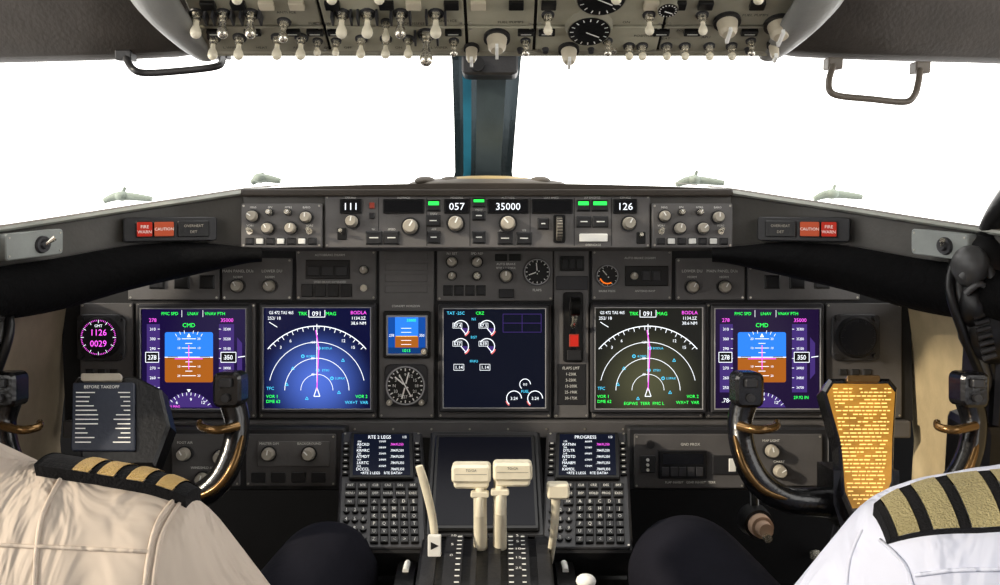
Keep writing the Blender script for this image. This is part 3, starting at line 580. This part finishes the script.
# ================= CDUs
def cdu(uc):
    fr=TF(uc,432,1.42,552,1.24);b=MB();w=43
    b.rect(fr,uc-w,432,uc+w,552,-.05,0,dkM,r=2,c=1.5);b.rect(fr,uc-w+2,434,uc+w-2,550,0,.004,bezM,r=2,c=1)
    b.rect(fr,uc-33,437,uc+33,487,.004,.010,blackM,r=2,c=1);b.q(fr,uc-29,440,uc+29,484,.0104,SCR('cdu_screen',(12,18,36)))
    H=.0108;r2=random.Random(int(uc))
    b.text(fr,'RTE 2 LEGS' if uc<450 else 'PROGRESS',uc-2,443.5,3.6,H,W,.95);b.text(fr,'1/3',uc+24,443.5,2.6,H,W)
    for i in range(5):
        y=449+i*6.6
        b.text(fr,''.join(r2.choice('ABCDEKLMNRT') for _ in range(5)),uc-19,y+2.6,2.9,H,W,.95);b.text(fr,'%03d'%r2.randint(1,360),uc-23,y-.6,1.9,H,W)
        b.text(fr,'%dNM'%r2.randint(10,99),uc+1,y-.6,2.0,H,W);b.text(fr,'.784/FL350',uc+16,y+2.6,2.6,H,W if i else MG,.85)
    b.text(fr,'<RTE 2 LEGS    RTE DATA>',uc,482,2.6,H,W,.95)
    for i in range(6):
        for sx in(-1,1): b.rect(fr,uc+sx*37-3.2,447+i*6.2,uc+sx*37+3.2,451+i*6.2,.004,.008,blackM,c=.5);b.line(fr,[(uc+sx*37-1.5,449+i*6.2),(uc+sx*37+1.5,449+i*6.2)],.7,.0084,labelM)
    fk=['INIT','RTE','CLB','CRZ','DES','BRT','MENU','LEGS','DEP','HOLD','PROG','EXEC','N1','FIX']
    for i,t in enumerate(fk):
        x=uc-36+(i%6)*12.4;y=490+(i//6)*8
        b.rect(fr,x,y,x+10,y+6,.004,.008,blackM,r=.6,c=.6);b.text(fr,t,x+5,y+3,2.3,.0084,labelM)
    for i,t in enumerate('ABCDEFGHIJKLMNOPQRSTUVWXYZ_<>/'):
        x=uc-11+(i%5)*9.6;y=506+(i//5)*7
        b.rect(fr,x,y,x+7.6,y+5.6,.004,.008,blackM,r=.6,c=.6);b.text(fr,t,x+3.8,y+2.8,3,.0084,labelM)
    for i,t in enumerate('123456789.0-'):
        x=uc-34+(i%3)*8.2;y=517+(i//3)*8.4
        b.cyl(fr,x,y,3.4,.004,.008,blackM,3,n=14);b.text(fr,t,x,y,3,.0084,labelM)
    screws(b,fr,uc-w+2,434,uc+w-2,550,.004,2.2)
    b.done('control_display_unit')
cdu(382);cdu(587)
b=MB();fr=TF(488,432,1.42,540,1.26)
b.rect(fr,427,432,543,540,-.05,-.001,gapM,r=1);b.rect(fr,429,433,541,538,-.002,.004,dkM,r=2,c=1);b.rect(fr,433,439,537,535,.004,.010,blackM,r=3,c=1.5);b.q(fr,437,443,533,531,.0104,SCR('lower_screen',(10,11,20)))
b.done('lower_display')

# ================= PEDESTAL
px0,px1=-.103,.066;pc=(px0+px1)/2
prof=[(1.30,.50),(1.275,.545),(1.24,.567),(1.2,.578),(1.15,.575),(1.10,.565),(1.0,.54),(.85,.51),(.72,.49)]
def top(y):
    for (a,za),(c,zc) in zip(prof[:-1],prof[1:]):
        if c<=y<=a: t=(a-y)/(a-c); return za+(zc-za)*t
    return .49
b=MB()
def ext(x0,x1,pf,m,zb=0):
    n=len(pf);L=[Vector((x0,y,z)) for y,z in pf]+[Vector((x0,pf[-1][0],zb)),Vector((x0,pf[0][0],zb))];Rr=[Vector((x1,v.y,v.z)) for v in L]
    K=len(L);b.add(L+Rr,[[i,(i+1)%K,K+(i+1)%K,K+i] for i in range(K)]+[list(range(K)),[K+i for i in range(K)][::-1]],m)
ext(px0,px1,prof,blackM)
for (x0,x1,m) in ((px0+.004,px0+.022,dkM),(px0+.032,px0+.055,dkM),(px0+.066,px0+.073,dkM),(px0+.088,px0+.104,dkM),(px0+.113,px0+.14,dkM),(px0+.15,px0+.166,dkM)):
    ext(x0,x1,[(y,z+.004) for y,z in prof],m,.3)
for i in range(16):
    y=1.26-i*.012
    for x,w in((px0+.05,.006),(px0+.117,.006),(px0+.133,.005)): b.add([Vector((x-w/2,y,top(y)+.0048)),Vector((x+w/2,y,top(y)+.0048)),Vector((x+w/2,y-.0025,top(y-.0025)+.0048)),Vector((x-w/2,y-.0025,top(y-.0025)+.0048))],[[0,1,2,3]],whiteM)
for i,t in enumerate(['UP','1','2','5','10','15','25']):
    y=1.25-i*.022;fr2=Fr(Vector((px0+.126,y,top(y)+.005)),X,Vector((0,1,.05)),.001,.001,0,0);b.text(fr2,t,0,0,6,.0004,whiteM)
for i,t in enumerate(['15','10','5','0']):
    y=1.235-i*.03;fr2=Fr(Vector((px0+.041,y,top(y)+.005)),X,Vector((0,1,.05)),.001,.001,0,0);b.text(fr2,t,0,0,6,.0004,whiteM)
ext((334-500)*1.33/F,(632-500)*1.33/F,[(1.44,.56),(1.32,.47),(1.29,.42)],dkM)
ext(px0-.03,px0,[(1.28,.50),(1.2,.52),(1.0,.48),(.72,.45)],dkM);ext(px1,px1+.03,[(1.28,.50),(1.2,.52),(1.0,.48),(.72,.45)],dkM)
ped=b.done('center_pedestal')
b=MB()
for s in(-1,1):
    x=(px0-.018) if s<0 else (px1+.018)
    fr2=Fr(Vector((x,1.16,.44)),Vector((0,-1,0)),Vector((0,0,1)),.001,.001,0,0)
    b.cyl(fr2,0,0,115,-.012,.012,blackM,n=48);b.cyl(fr2,0,0,115,.012,-.012,blackM,n=48)
    b.tube([Vector((x,1.16+.116*math.cos(math.radians(a)),.44+.116*math.sin(math.radians(a)))) for a in(80,85,90,95)],.004,whiteM)
b.done('stabilizer_trim_wheels')
b=MB();T=FR(1.16)
def lever(u,hu0,hu1,v0,v1,su):
    base=Vector((P(su,560,1.2).x,1.19,.55));
    tp_=T.p(su,(v0+v1)/2,0)
    b.tube([base,base.lerp(tp_,.5)+Vector((0,-.004,0)),tp_],[.0105,.0095,.009],creamM,k=5,n=16,flat=(Vector((1,0,0)),.9,.9))
    b.rect(T,hu0,v0,hu1,v1-6,-.012,.016,creamM,r=4,c=2.5); b.rect(T,hu0+2,v0+8,hu1-2,v1,-.008,.012,creamM,r=4,c=2)
    b.line(T,[(hu0+4,v0+9),(hu1-4,v0+9)],.6,.0164,knobM)
    b.tube([T.p(su,v1,.004),T.p(su,v1+10,.014),T.p(su,v1+26,.010)],[.006,.005,.006],creamM);b.rect(T,su-9,v1+2,su+9,v1+8,.006,.018,creamM,r=2,c=1)
    b.text(T,'TO/GA',(hu0+hu1)/2,v0+5,2.4,.0166,dkM)
lever(0,452,491,463,487,480);lever(0,493,532,461,485,500)
b.done('thrust_levers')
b=MB();b.tube([Vector((P(440,560,1.2).x,1.18,.55)),P(436,545,1.19),P(432,515,1.18),P(424,482,1.17),P(419,466,1.165)],[.006,.006,.0065,.007,.006],creamM,flat=(X,.8,.5));b.rect(FR(1.15),428,535,441,556,-.004,.004,whiteM,r=1);b.poly(FR(1.15),[(431,541),(439,545),(431,549)],.0045,dkM);b.done('speed_brake_lever')
b=MB();b.rect(FR(1.17),547,483,569,498,-.012,.010,creamM,r=3,c=2);b.tube([P(556,495,1.17),P(554,530,1.19),Vector((P(551,565,1.2).x,1.19,.55))],[.006,.005,.005],creamM,flat=(X,1,.6));b.done('flap_lever')
b=MB();b.tube([P(586,600,1.1),P(586,586,1.1)],.004,metM,k=1);b.ell(P(586,581,1.1),(.012,.012,.008),whiteM);b.cyl(Fr(P(586,600,1.1),X,Vector((0,1,0)),.001,.001,0,0),0,0,14,-.005,.004,dkM);b.box(Vector((P(586,600,1.1).x,P(586,600,1.1).y,.28)),(.05,.05,.555),dkM);b.done('parking_brake_lever')

# ================= YOKES
gold=M('yoke_bronze',(112,86,52),.2,.7);gm=M('yoke_black',(15,15,17),.22,.0,spec=.6)
def yoke(uc,right):
    b=MB();d=1.17
    for s in(-1,1):
        pts=[P(uc,500,d+.01),P(uc+s*40,502,d),P(uc+s*72,499,d-.01),P(uc+s*98,482,d-.015),P(uc+s*113,452,d-.01),P(uc+s*117,422,d),P(uc+s*112,400,d),P(uc+s*111,384,d-.004)]
        b.tube(pts,[.022,.018,.0165,.0165,.0155,.0155,.0165,.017],gm,n=18)
        b.rect(FR(d-.014),uc+s*111-14,371,uc+s*111+14,406,-.014,.02,gm,r=7,c=3)
        b.rect(FR(d-.014),uc+s*111-6,377,uc+s*111+6,386,.02,.027,dkM,r=2,c=1);b.cyl(FR(d-.014),uc+s*111,396,4,.02,.026,knobD)
        b.tube([P(uc+s*118,426,d-.016),P(uc+s*98,430,d-.034),P(uc+s*82,427,d-.022),P(uc+s*80,422,d-.01)],[.006,.0055,.005,.004],gold)
        b.tube([P(uc+s*122,436,d-.014),P(uc+s*113,466,d-.03),P(uc+s*94,490,d-.03),P(uc+s*60,502,d-.02)],[.003,.005,.005,.003],gold)
    b.prism(FR(d),[(uc-32,498),(uc-24,524),(uc+24,524),(uc+32,498),(uc+32,466),(uc-32,466)],-.03,.03,gm)
    b.cyl(FR(d),uc,500,22,-.05,.036,gm,18,n=28)
    fr=TF(uc,378,1.2,522,1.12)
    o=[(uc-37,392),(uc-30,380),(uc+32,380),(uc+40,390),(uc+36,440),(uc+34,490),(uc+22,516),(uc-8,518),(uc-16,500),(uc-20,450)]
    if not right: o=[(uc-46,384),(uc-42,378),(uc+18,378),(uc+44,392),(uc+52,430),(uc+36,470),(uc-36,470)]
    cu=sum(p[0] for p in o)/len(o);cv=sum(p[1] for p in o)/len(o)
    sh=lambda k:[(cu+(u-cu)*k,cv+(v-cv)*k) for u,v in o]
    b.prism(fr,o,-.02,.008,blackM if not right else gm,sh(.94),.004)
    if right:
        pl=M('checklist_sunlit',(190,138,52),.35,.3,var=.25,ns=40)
        b.poly(fr,sh(.90),.0084,pl); lt=E('checklist_text_sunlit',(255,224,140),.75,(240,200,110))  # sun on the plate is painted in: gold colour and glowing text lines
        y=392
        while y<508:
            k=(y-380)/138; l=uc-30+21*k; r_=uc+35-12*k
            x=l+1
            while x<r_-3:
                w_=rnd.uniform(2,7)
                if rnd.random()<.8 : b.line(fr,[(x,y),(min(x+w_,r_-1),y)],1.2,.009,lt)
                x+=w_+1.2
            y+=3.8
        b.rect(fr,uc-14,379,uc+20,386,.008,.014,gold,r=2)
    else:
        b.rect(fr,uc-45,386,uc+18,456,.008,.012,M('plate_slate',(40,46,60),.4),r=2,c=1)
        b.text(fr,'BEFORE TAKEOFF',uc-15,391,3.2,.0126,whiteM)
        for i in range(12):
            y=397+i*4.6
            b.line(fr,[(uc-41,y),(uc-41+rnd.uniform(10,24),y)],1.1,.0126,whiteM)
            b.line(fr,[(uc+14-rnd.uniform(6,18),y),(uc+14,y)],1.1,.0126,whiteM)
        b.rect(fr,uc-36,377,uc+5,385,.008,.014,knobM,r=2)
    c=P(uc,515,d+.02);b.tube([c,Vector((c.x,c.y+.05,.5)),Vector((c.x,c.y+.14,.2)),Vector((c.x,c.y+.15,.0))],[.025,.024,.026,.03],dkM)
    b.done('control_yoke')
yoke(120,False);yoke(857,True)

def gear(u,v,d,s):
    b=MB();rg=M('rubber_%d'%s,(14,14,16),.4);gr=M('grey_rubber_%d'%s,(66,66,66),.4)
    f=lambda x:u+x*s
    b.ell(P(f(24),v-14,d),(.045,.05,.06),rg);b.ell(P(f(8),v-24,d-.03),(.02,.03,.026),gr);b.ell(P(f(30),v+35,d-.01),(.04,.04,.05),rg);b.ell(P(f(8),v+14,d-.02),(.018,.03,.03),rg)
    for k in range(5):
        b.tube([P(f(2+k*7),v-46-k*4,d+.02),P(f(-12+k*9),v-5,d-.02),P(f(2+k*9),v+45,d-.02),P(f(20+k*6),v+90,d),P(f(40),v+160,d+.02)],[.006]*5,gr if k in(1,4) else rg,n=10)
    b.tube([P(f(0),v-12,d-.04),P(f(16),v-28,d-.05),P(f(30),v-14,d-.05),P(f(24),v+10,d-.05)],.005,gr)
    b.tube([P(f(4),v+4,d-.04),P(f(18),v-6,d-.05),P(f(34),v+4,d-.05)],.004,gr)
    for i in range(8): b.tube([P(f(10+i*1.5),v+20+i*7,d-.04),P(f(24+i*1.5),v+16+i*7,d-.045)],.0035,dkM,k=1)
    b.box(P(f(34),v+200,d+.05),(.1,.1,.2),rg);b.box(P(f(38),v+130,d+.04),(.07,.09,.22),rg)
    b.done('oxygen_mask')
gear(962,290,1.18,1);gear(-2,330,1.2,-1)
b=MB();b.tube([P(1030,180,1.1),P(1000,214,1.14),P(984,242,1.18),P(975,256,1.22)],[.022,.016,.012,.01],blackM);b.done('window_crank')
b=MB();kn=M('crank_beige',(190,160,135),.4);c=FR(1.5);b.cyl(c,763,528,12,-.02,0,kn,11);b.cyl(c,763,528,8,0,.02,kn,7);b.cyl(c,763,534,4,.02,.03,metM)
b.cyl(c,763,528,17,-.06,-.02,blackM,15);b.tube([c.p(763,525,-.05),c.p(763,470,-.06)],.008,blackM,k=1)
b.done('pedal_adjust_crank')
for s in(-1,1):
    cx=-.455 if s<0 else .51
    for k in(-1,1):
        b=MB();x=cx+k*.13;rot=Matrix.Rotation(math.radians(-28),3,'X')
        b.box((x,1.68,.17),(.10,.02,.20),dkM,rot)
        for i in range(6): b.box(Vector((x,1.68,.17))+rot@Vector((0,-.012,-.08+i*.032)),(.09,.006,.008),metM,rot)
        b.tube([Vector((x,1.69,.18)),Vector((x,1.75,.26)),Vector((x,1.83,.30))],.012,metM);b.done('rudder_pedal')

# ================= PILOTS
skinM=M('skin',(196,148,122),.5,var=.06,bump=.02);hairM=M('hair',(40,30,24),.7,bump=.4,bs=300);trM=M('trousers',(22,22,30),.9,bump=.15,bs=60,spec=.15);shoeM=M('shoe',(14,14,14),.3);goldM=M('gold_braid',(204,168,96),.45,.35,bump=.5,bs=600);epM=M('epaulette_black',(13,13,16),.85,bump=.3,bs=500,spec=.2);olive=M('braid_olive',(146,136,98),.55,.2,bump=.5,bs=600)
def shirtmat(name,rgb):
    m=M(name,rgb,.8,var=.05,ns=8,bump=0);nt=m.node_tree;bs=nt.nodes['Principled BSDF'];tc=nt.nodes['Texture Coordinate']
    w=nt.nodes.new('ShaderNodeTexNoise');w.inputs['Scale'].default_value=9;w.inputs['Detail'].default_value=3;w.inputs['Distortion'].default_value=1.6
    mp=nt.nodes.new('ShaderNodeMapping');mp.inputs['Scale'].default_value=(1.6,1,.6);nt.links.new(tc.outputs['Object'],mp.inputs[0]);nt.links.new(mp.outputs[0],w.inputs['Vector'])
    bp=nt.nodes.new('ShaderNodeBump');bp.inputs['Strength'].default_value=.7;bp.inputs['Distance'].default_value=.03;nt.links.new(w.outputs['Fac'],bp.inputs['Height']);nt.links.new(bp.outputs['Normal'],bs.inputs['Normal']);return m
def remesh(mb,name,vox,sm,parent):
    ob=mb.done(name,recalc=True)
    r=ob.modifiers.new('r','REMESH');r.mode='VOXEL';r.voxel_size=vox;r.use_smooth_shade=True
    s=ob.modifiers.new('s','SMOOTH');s.factor=.5;s.iterations=sm
    bpy.context.view_layer.update();dg=bpy.context.evaluated_depsgraph_get();me=bpy.data.meshes.new_from_object(ob.evaluated_get(dg))
    ob.modifiers.clear();ob.data=me
    for p in me.polygons:p.use_smooth=True
    if len(me.materials)==0: me.materials.append(mb.mats[0])
    ob.parent=parent;ob.matrix_parent_inverse=Matrix.Translation(parent.location).inverted();return ob
def pilot(cx,shirt,stripe,seam,dz=0.0,Y=0.0,ey=0.0,ex=(.075,.205),ew=.029,knee=(.225,1.19,.665),kr=.068,hx=0,bands=((.14,.27),(.36,.49),(.58,.71),(.80,.93))):
    par=bpy.data.objects.new('pilot',None);par.location=(cx,.75,.45);sc.collection.objects.link(par)
    V=lambda x,y,z:Vector((cx+x,y+Y,z-.15+dz))
    b=MB()
    b.ell(V(0,.745,.62),(.165,.125,.11),shirt);b.ell(V(0,.73,.74),(.165,.125,.17),shirt);b.ell(V(0,.69,.87),(.185,.12,.17),shirt)
    b.capsule(V(-.14,.675,.93),.072,V(.14,.675,.93),.072,shirt);b.capsule(V(0,.665,.985),.058,V(0,.665,1.0),.055,shirt)
    for s in(-1,1):
        b.capsule(V(0,.665,.985),.055,V(s*.175,.68,.945),.060,shirt)
        b.capsule(V(s*.185,.68,.932),.068,V(s*.25,.75,.79),.064,shirt);b.capsule(V(s*.10,.64,.88),.075,V(s*.10,.65,.80),.08,shirt)
    so=remesh(b,'shirt',.009,6,par)
    b=MB()
    b.tube([V(.06*math.cos(t)+hx*.3,.668+.058*math.sin(t),1.035-.012*math.sin(t)) for t in [i*math.pi/8 for i in range(17)]],.009,shirt,k=3,flat=(Vector((0,0,1)),2.0,.6));b.done('collar',par)
    b=MB();b.ell(V(0,.77,.56),(.18,.14,.11),trM)
    for s in(-1,1):
        kx=s*knee[0];K_=V(kx,knee[1],knee[2]-dz)
        b.capsule(V(s*.09,.79,.56),.095,K_,kr,trM);b.capsule(K_,kr,V(s*.15,1.44,.33),.052,trM);b.capsule(V(s*.15,1.44,.33),.052,V(s*.14,1.49,.25),.05,trM)
    remesh(b,'trousers',.010,6,par)
    b=MB()
    for s in(-1,1):
        rot=Matrix.Rotation(math.radians(25),3,'X');b.ell(V(s*.135,1.56,.225-dz),(.045,.13,.045),shoeM,rot=rot);b.ell(V(s*.137,1.49,.20-dz),(.036,.045,.05),shoeM)
    b.done('shoes',par)
    b=MB();b.capsule(V(hx*.2,.655,.99),.052,V(hx*.8,.675,1.10),.05,skinM)
    hc=V(hx,.690,1.20);b.ell(hc,(.072,.093,.10),skinM,n=24);b.ell(hc+Vector((0,.03,-.055)),(.053,.063,.055),skinM)
    b.capsule(hc+Vector((0,.09,.01)),.008,hc+Vector((0,.112,-.022)),.013,skinM)
    for s in(-1,1): b.ell(hc+Vector((s*.074,0,-.005)),(.010,.02,.03),skinM);b.ell(hc+Vector((s*.028,.086,.028)),(.02,.012,.008),skinM)
    b.ell(hc+Vector((0,.088,-.05)),(.025,.012,.008),skinM);b.ell(hc+Vector((0,.082,-.085)),(.022,.02,.015),skinM)
    for s in(-1,1):
        el=V(s*.27,.80,.69);wr=V(s*.175,.92,.675)
        b.capsule(V(s*.245,.75,.79),.047,el,.042,skinM);b.capsule(el,.042,wr,.027,skinM)
        fw=Vector((-s*.12,.95,.10)).normalized();lat=Vector((s,.1,0)).normalized()
        b.ell(wr+fw*.05,(.040,.052,.017),skinM)
        for i,(o_,l) in enumerate(((-.030,.072),(-.010,.080),(.010,.075),(.029,.060))):
            r0=wr+fw*.085+lat*o_;m1=r0+(fw+Vector((0,0,.12))).normalized()*l*.45;m2=m1+(fw+Vector((0,0,-.35))).normalized()*l*.32;m3=m2+(fw+Vector((0,0,-.8))).normalized()*l*.28
            b.capsule(r0,.0095,m1,.009,skinM,10);b.capsule(m1,.009,m2,.0082,skinM,10);b.capsule(m2,.0082,m3,.0072,skinM,10)
        t0=wr+fw*.03-lat*.03;t1=t0+(fw*.6-lat*.8).normalized()*.035;t2=t1+(fw-lat*.3).normalized()*.03
        b.capsule(t0,.013,t1,.011,skinM,10);b.capsule(t1,.011,t2,.009,skinM,10)
    remesh(b,'skin',.004,3,par)
    b=MB()
    for s in(-1,1): b.ell(hc+Vector((s*.028,.088,.012)),(.011,.008,.007),whiteM,n=10);b.ell(hc+Vector((s*.028,.095,.012)),(.004,.003,.004),blackM,n=8);b.capsule(hc+Vector((s*.016,.096,.032)),.003,hc+Vector((s*.042,.086,.034)),.003,hairM)
    b.done('eyes',par)
    b=MB();b.ell(hc+Vector((0,-.014,.022)),(.078,.092,.093),hairM,n=24);b.ell(hc+Vector((0,-.045,-.03)),(.066,.060,.06),hairM,n=20);b.done('hair',par)
    bpy.context.view_layer.update();me=so.data;mw=Matrix.Translation(so.location)
    bvh=BVHTree.FromPolygons([mw@v.co for v in me.vertices],[list(p.vertices) for p in me.polygons])
    for s in(-1,1):
        b=MB();N,K=36,8;x0,x1=ex;yc=.675+Y+ey;gr=[]
        for i in range(N+1):
            t=i/N;x=cx+s*(x0+(x1-x0)*t);row=[]
            wd=ew*(.78+.22*min(1,t*1.6))
            for j in range(K+1):
                y=yc-wd+2*wd*j/K+(t-.5)*.012
                org=Vector((x,.68+Y,.78+dz))
                dr=Vector((0,y-(.68+Y),.07)).normalized()
                h=bvh.ray_cast(org+dr*.5,-dr)
                row.append(h[0] if h[0] else org+dr*.1)
            gr.append(row)
        nrm=[[Vector((0,q.y-(.68+Y),q.z-(.78+dz))).normalized() for q in r_] for r_ in gr]
        def band(t):
            for c0 in bands:
                if c0[0]<=t<=c0[1]: return stripe
            return epM
        for i in range(N):
            m=band((i+.5)/N);o_=.0085 if m is epM else .0098;n=K+1
            vs=[p+q*o_ for p,q in zip(gr[i],nrm[i])]+[p+q*o_ for p,q in zip(gr[i+1],nrm[i+1])]
            b.add(vs,[[j,j+1,n+j+1,n+j] for j in range(K)],m)
        for c_ in(0,K):
            tt=[r_[c_]+q[c_]*.0092 for r_,q in zip(gr,nrm)];bb=[r_[c_]-q[c_]*.004 for r_,q in zip(gr,nrm)];n=N+1
            b.add(tt+bb,[[i,i+1,n+i+1,n+i] for i in range(N)],epM)
        for rr_ in(0,N):
            tt=[p+q*.0092 for p,q in zip(gr[rr_],nrm[rr_])];bb=[p-q*.004 for p,q in zip(gr[rr_],nrm[rr_])];n=K+1
            b.add(tt+bb,[[i,i+1,n+i+1,n+i] for i in range(K)],epM)
        b.done('epaulette',par)
    b=MB()
    def seamline(pts):
        o=[]
        for q in crom([Vector((*p,0)) for p in pts],8):
            dr=(P(q.x,q.y,1)-EYE).normalized();h=bvh.ray_cast(EYE,dr)
            if h[0]: o.append(h[0]+h[1]*.0005)
        if len(o)>2: b.tube(o,.0016,shirt,n=6,k=1)
    for pts in seam: seamline(pts)
    if b.v: b.done('seams',par)
    return par
sh1=shirtmat('shirt_cream',(204,190,176));sh2=shirtmat('shirt_white',(196,201,220))
pilot(-.455,sh1,goldM,[[(178,495),(160,518),(150,548),(143,600)],[(0,545),(70,548),(150,552)],[(184,497),(168,521),(158,548),(151,600)],[(60,480),(40,525),(34,600)]],dz=-.026,ey=.012,ex=(.118,.222),ew=.022,knee=(.225,1.19,.685),kr=.070,hx=-.06,bands=((.24,.35),(.43,.54),(.62,.73),(.81,.92)))
pilot(.51,sh2,olive,[[(880,540),(905,565),(915,600)],[(915,575),(960,570),(1010,570)],[(862,530),(850,560),(846,600)]],dz=-.024,ey=-.036,ex=(.085,.232),ew=.028,knee=(.265,1.17,.69),kr=.08,hx=.04,bands=((.36,.48),(.54,.66),(.72,.84),(.885,.965)))
for cx in(-.455,.51):
    b=MB();sm=M('seat_fabric',(60,62,70),.9,bump=.2)
    b.box((cx,.76,.25),(.46,.44,.08),sm);b.box((cx,.50,.48),(.44,.07,.42),sm,Matrix.Rotation(math.radians(6),3,'X'));b.box((cx,.76,.12),(.2,.3,.2),dkM);b.box((cx,.76,.02),(.4,.5,.04),dkM)
    b.done('pilot_seat')

# ================= light / world / camera
w=bpy.data.worlds.new('World');sc.world=w;w.use_nodes=True;bg=w.node_tree.nodes['Background'];bg.inputs[0].default_value=(1,.98,.95,1);bg.inputs[1].default_value=3.3
sl=bpy.data.lights.new('sun','SUN');sl.energy=3.6;sl.angle=math.radians(2);sl.color=(1,.88,.70);so_=bpy.data.objects.new('sun',sl);sc.collection.objects.link(so_)
so_.rotation_euler=Vector((.75,.35,-.36)).to_track_quat('-Z','Y').to_euler();so_.location=(-2,-1,2)
cam=bpy.data.cameras.new('Camera');cam.sensor_width=36;cam.lens=36*F/1000;cam.clip_start=.01;co=bpy.data.objects.new('Camera',cam);co.location=EYE;co.rotation_euler=(math.radians(90)-PITCH,0,0);sc.collection.objects.link(co);sc.camera=co
sc.view_settings.view_transform='Standard'
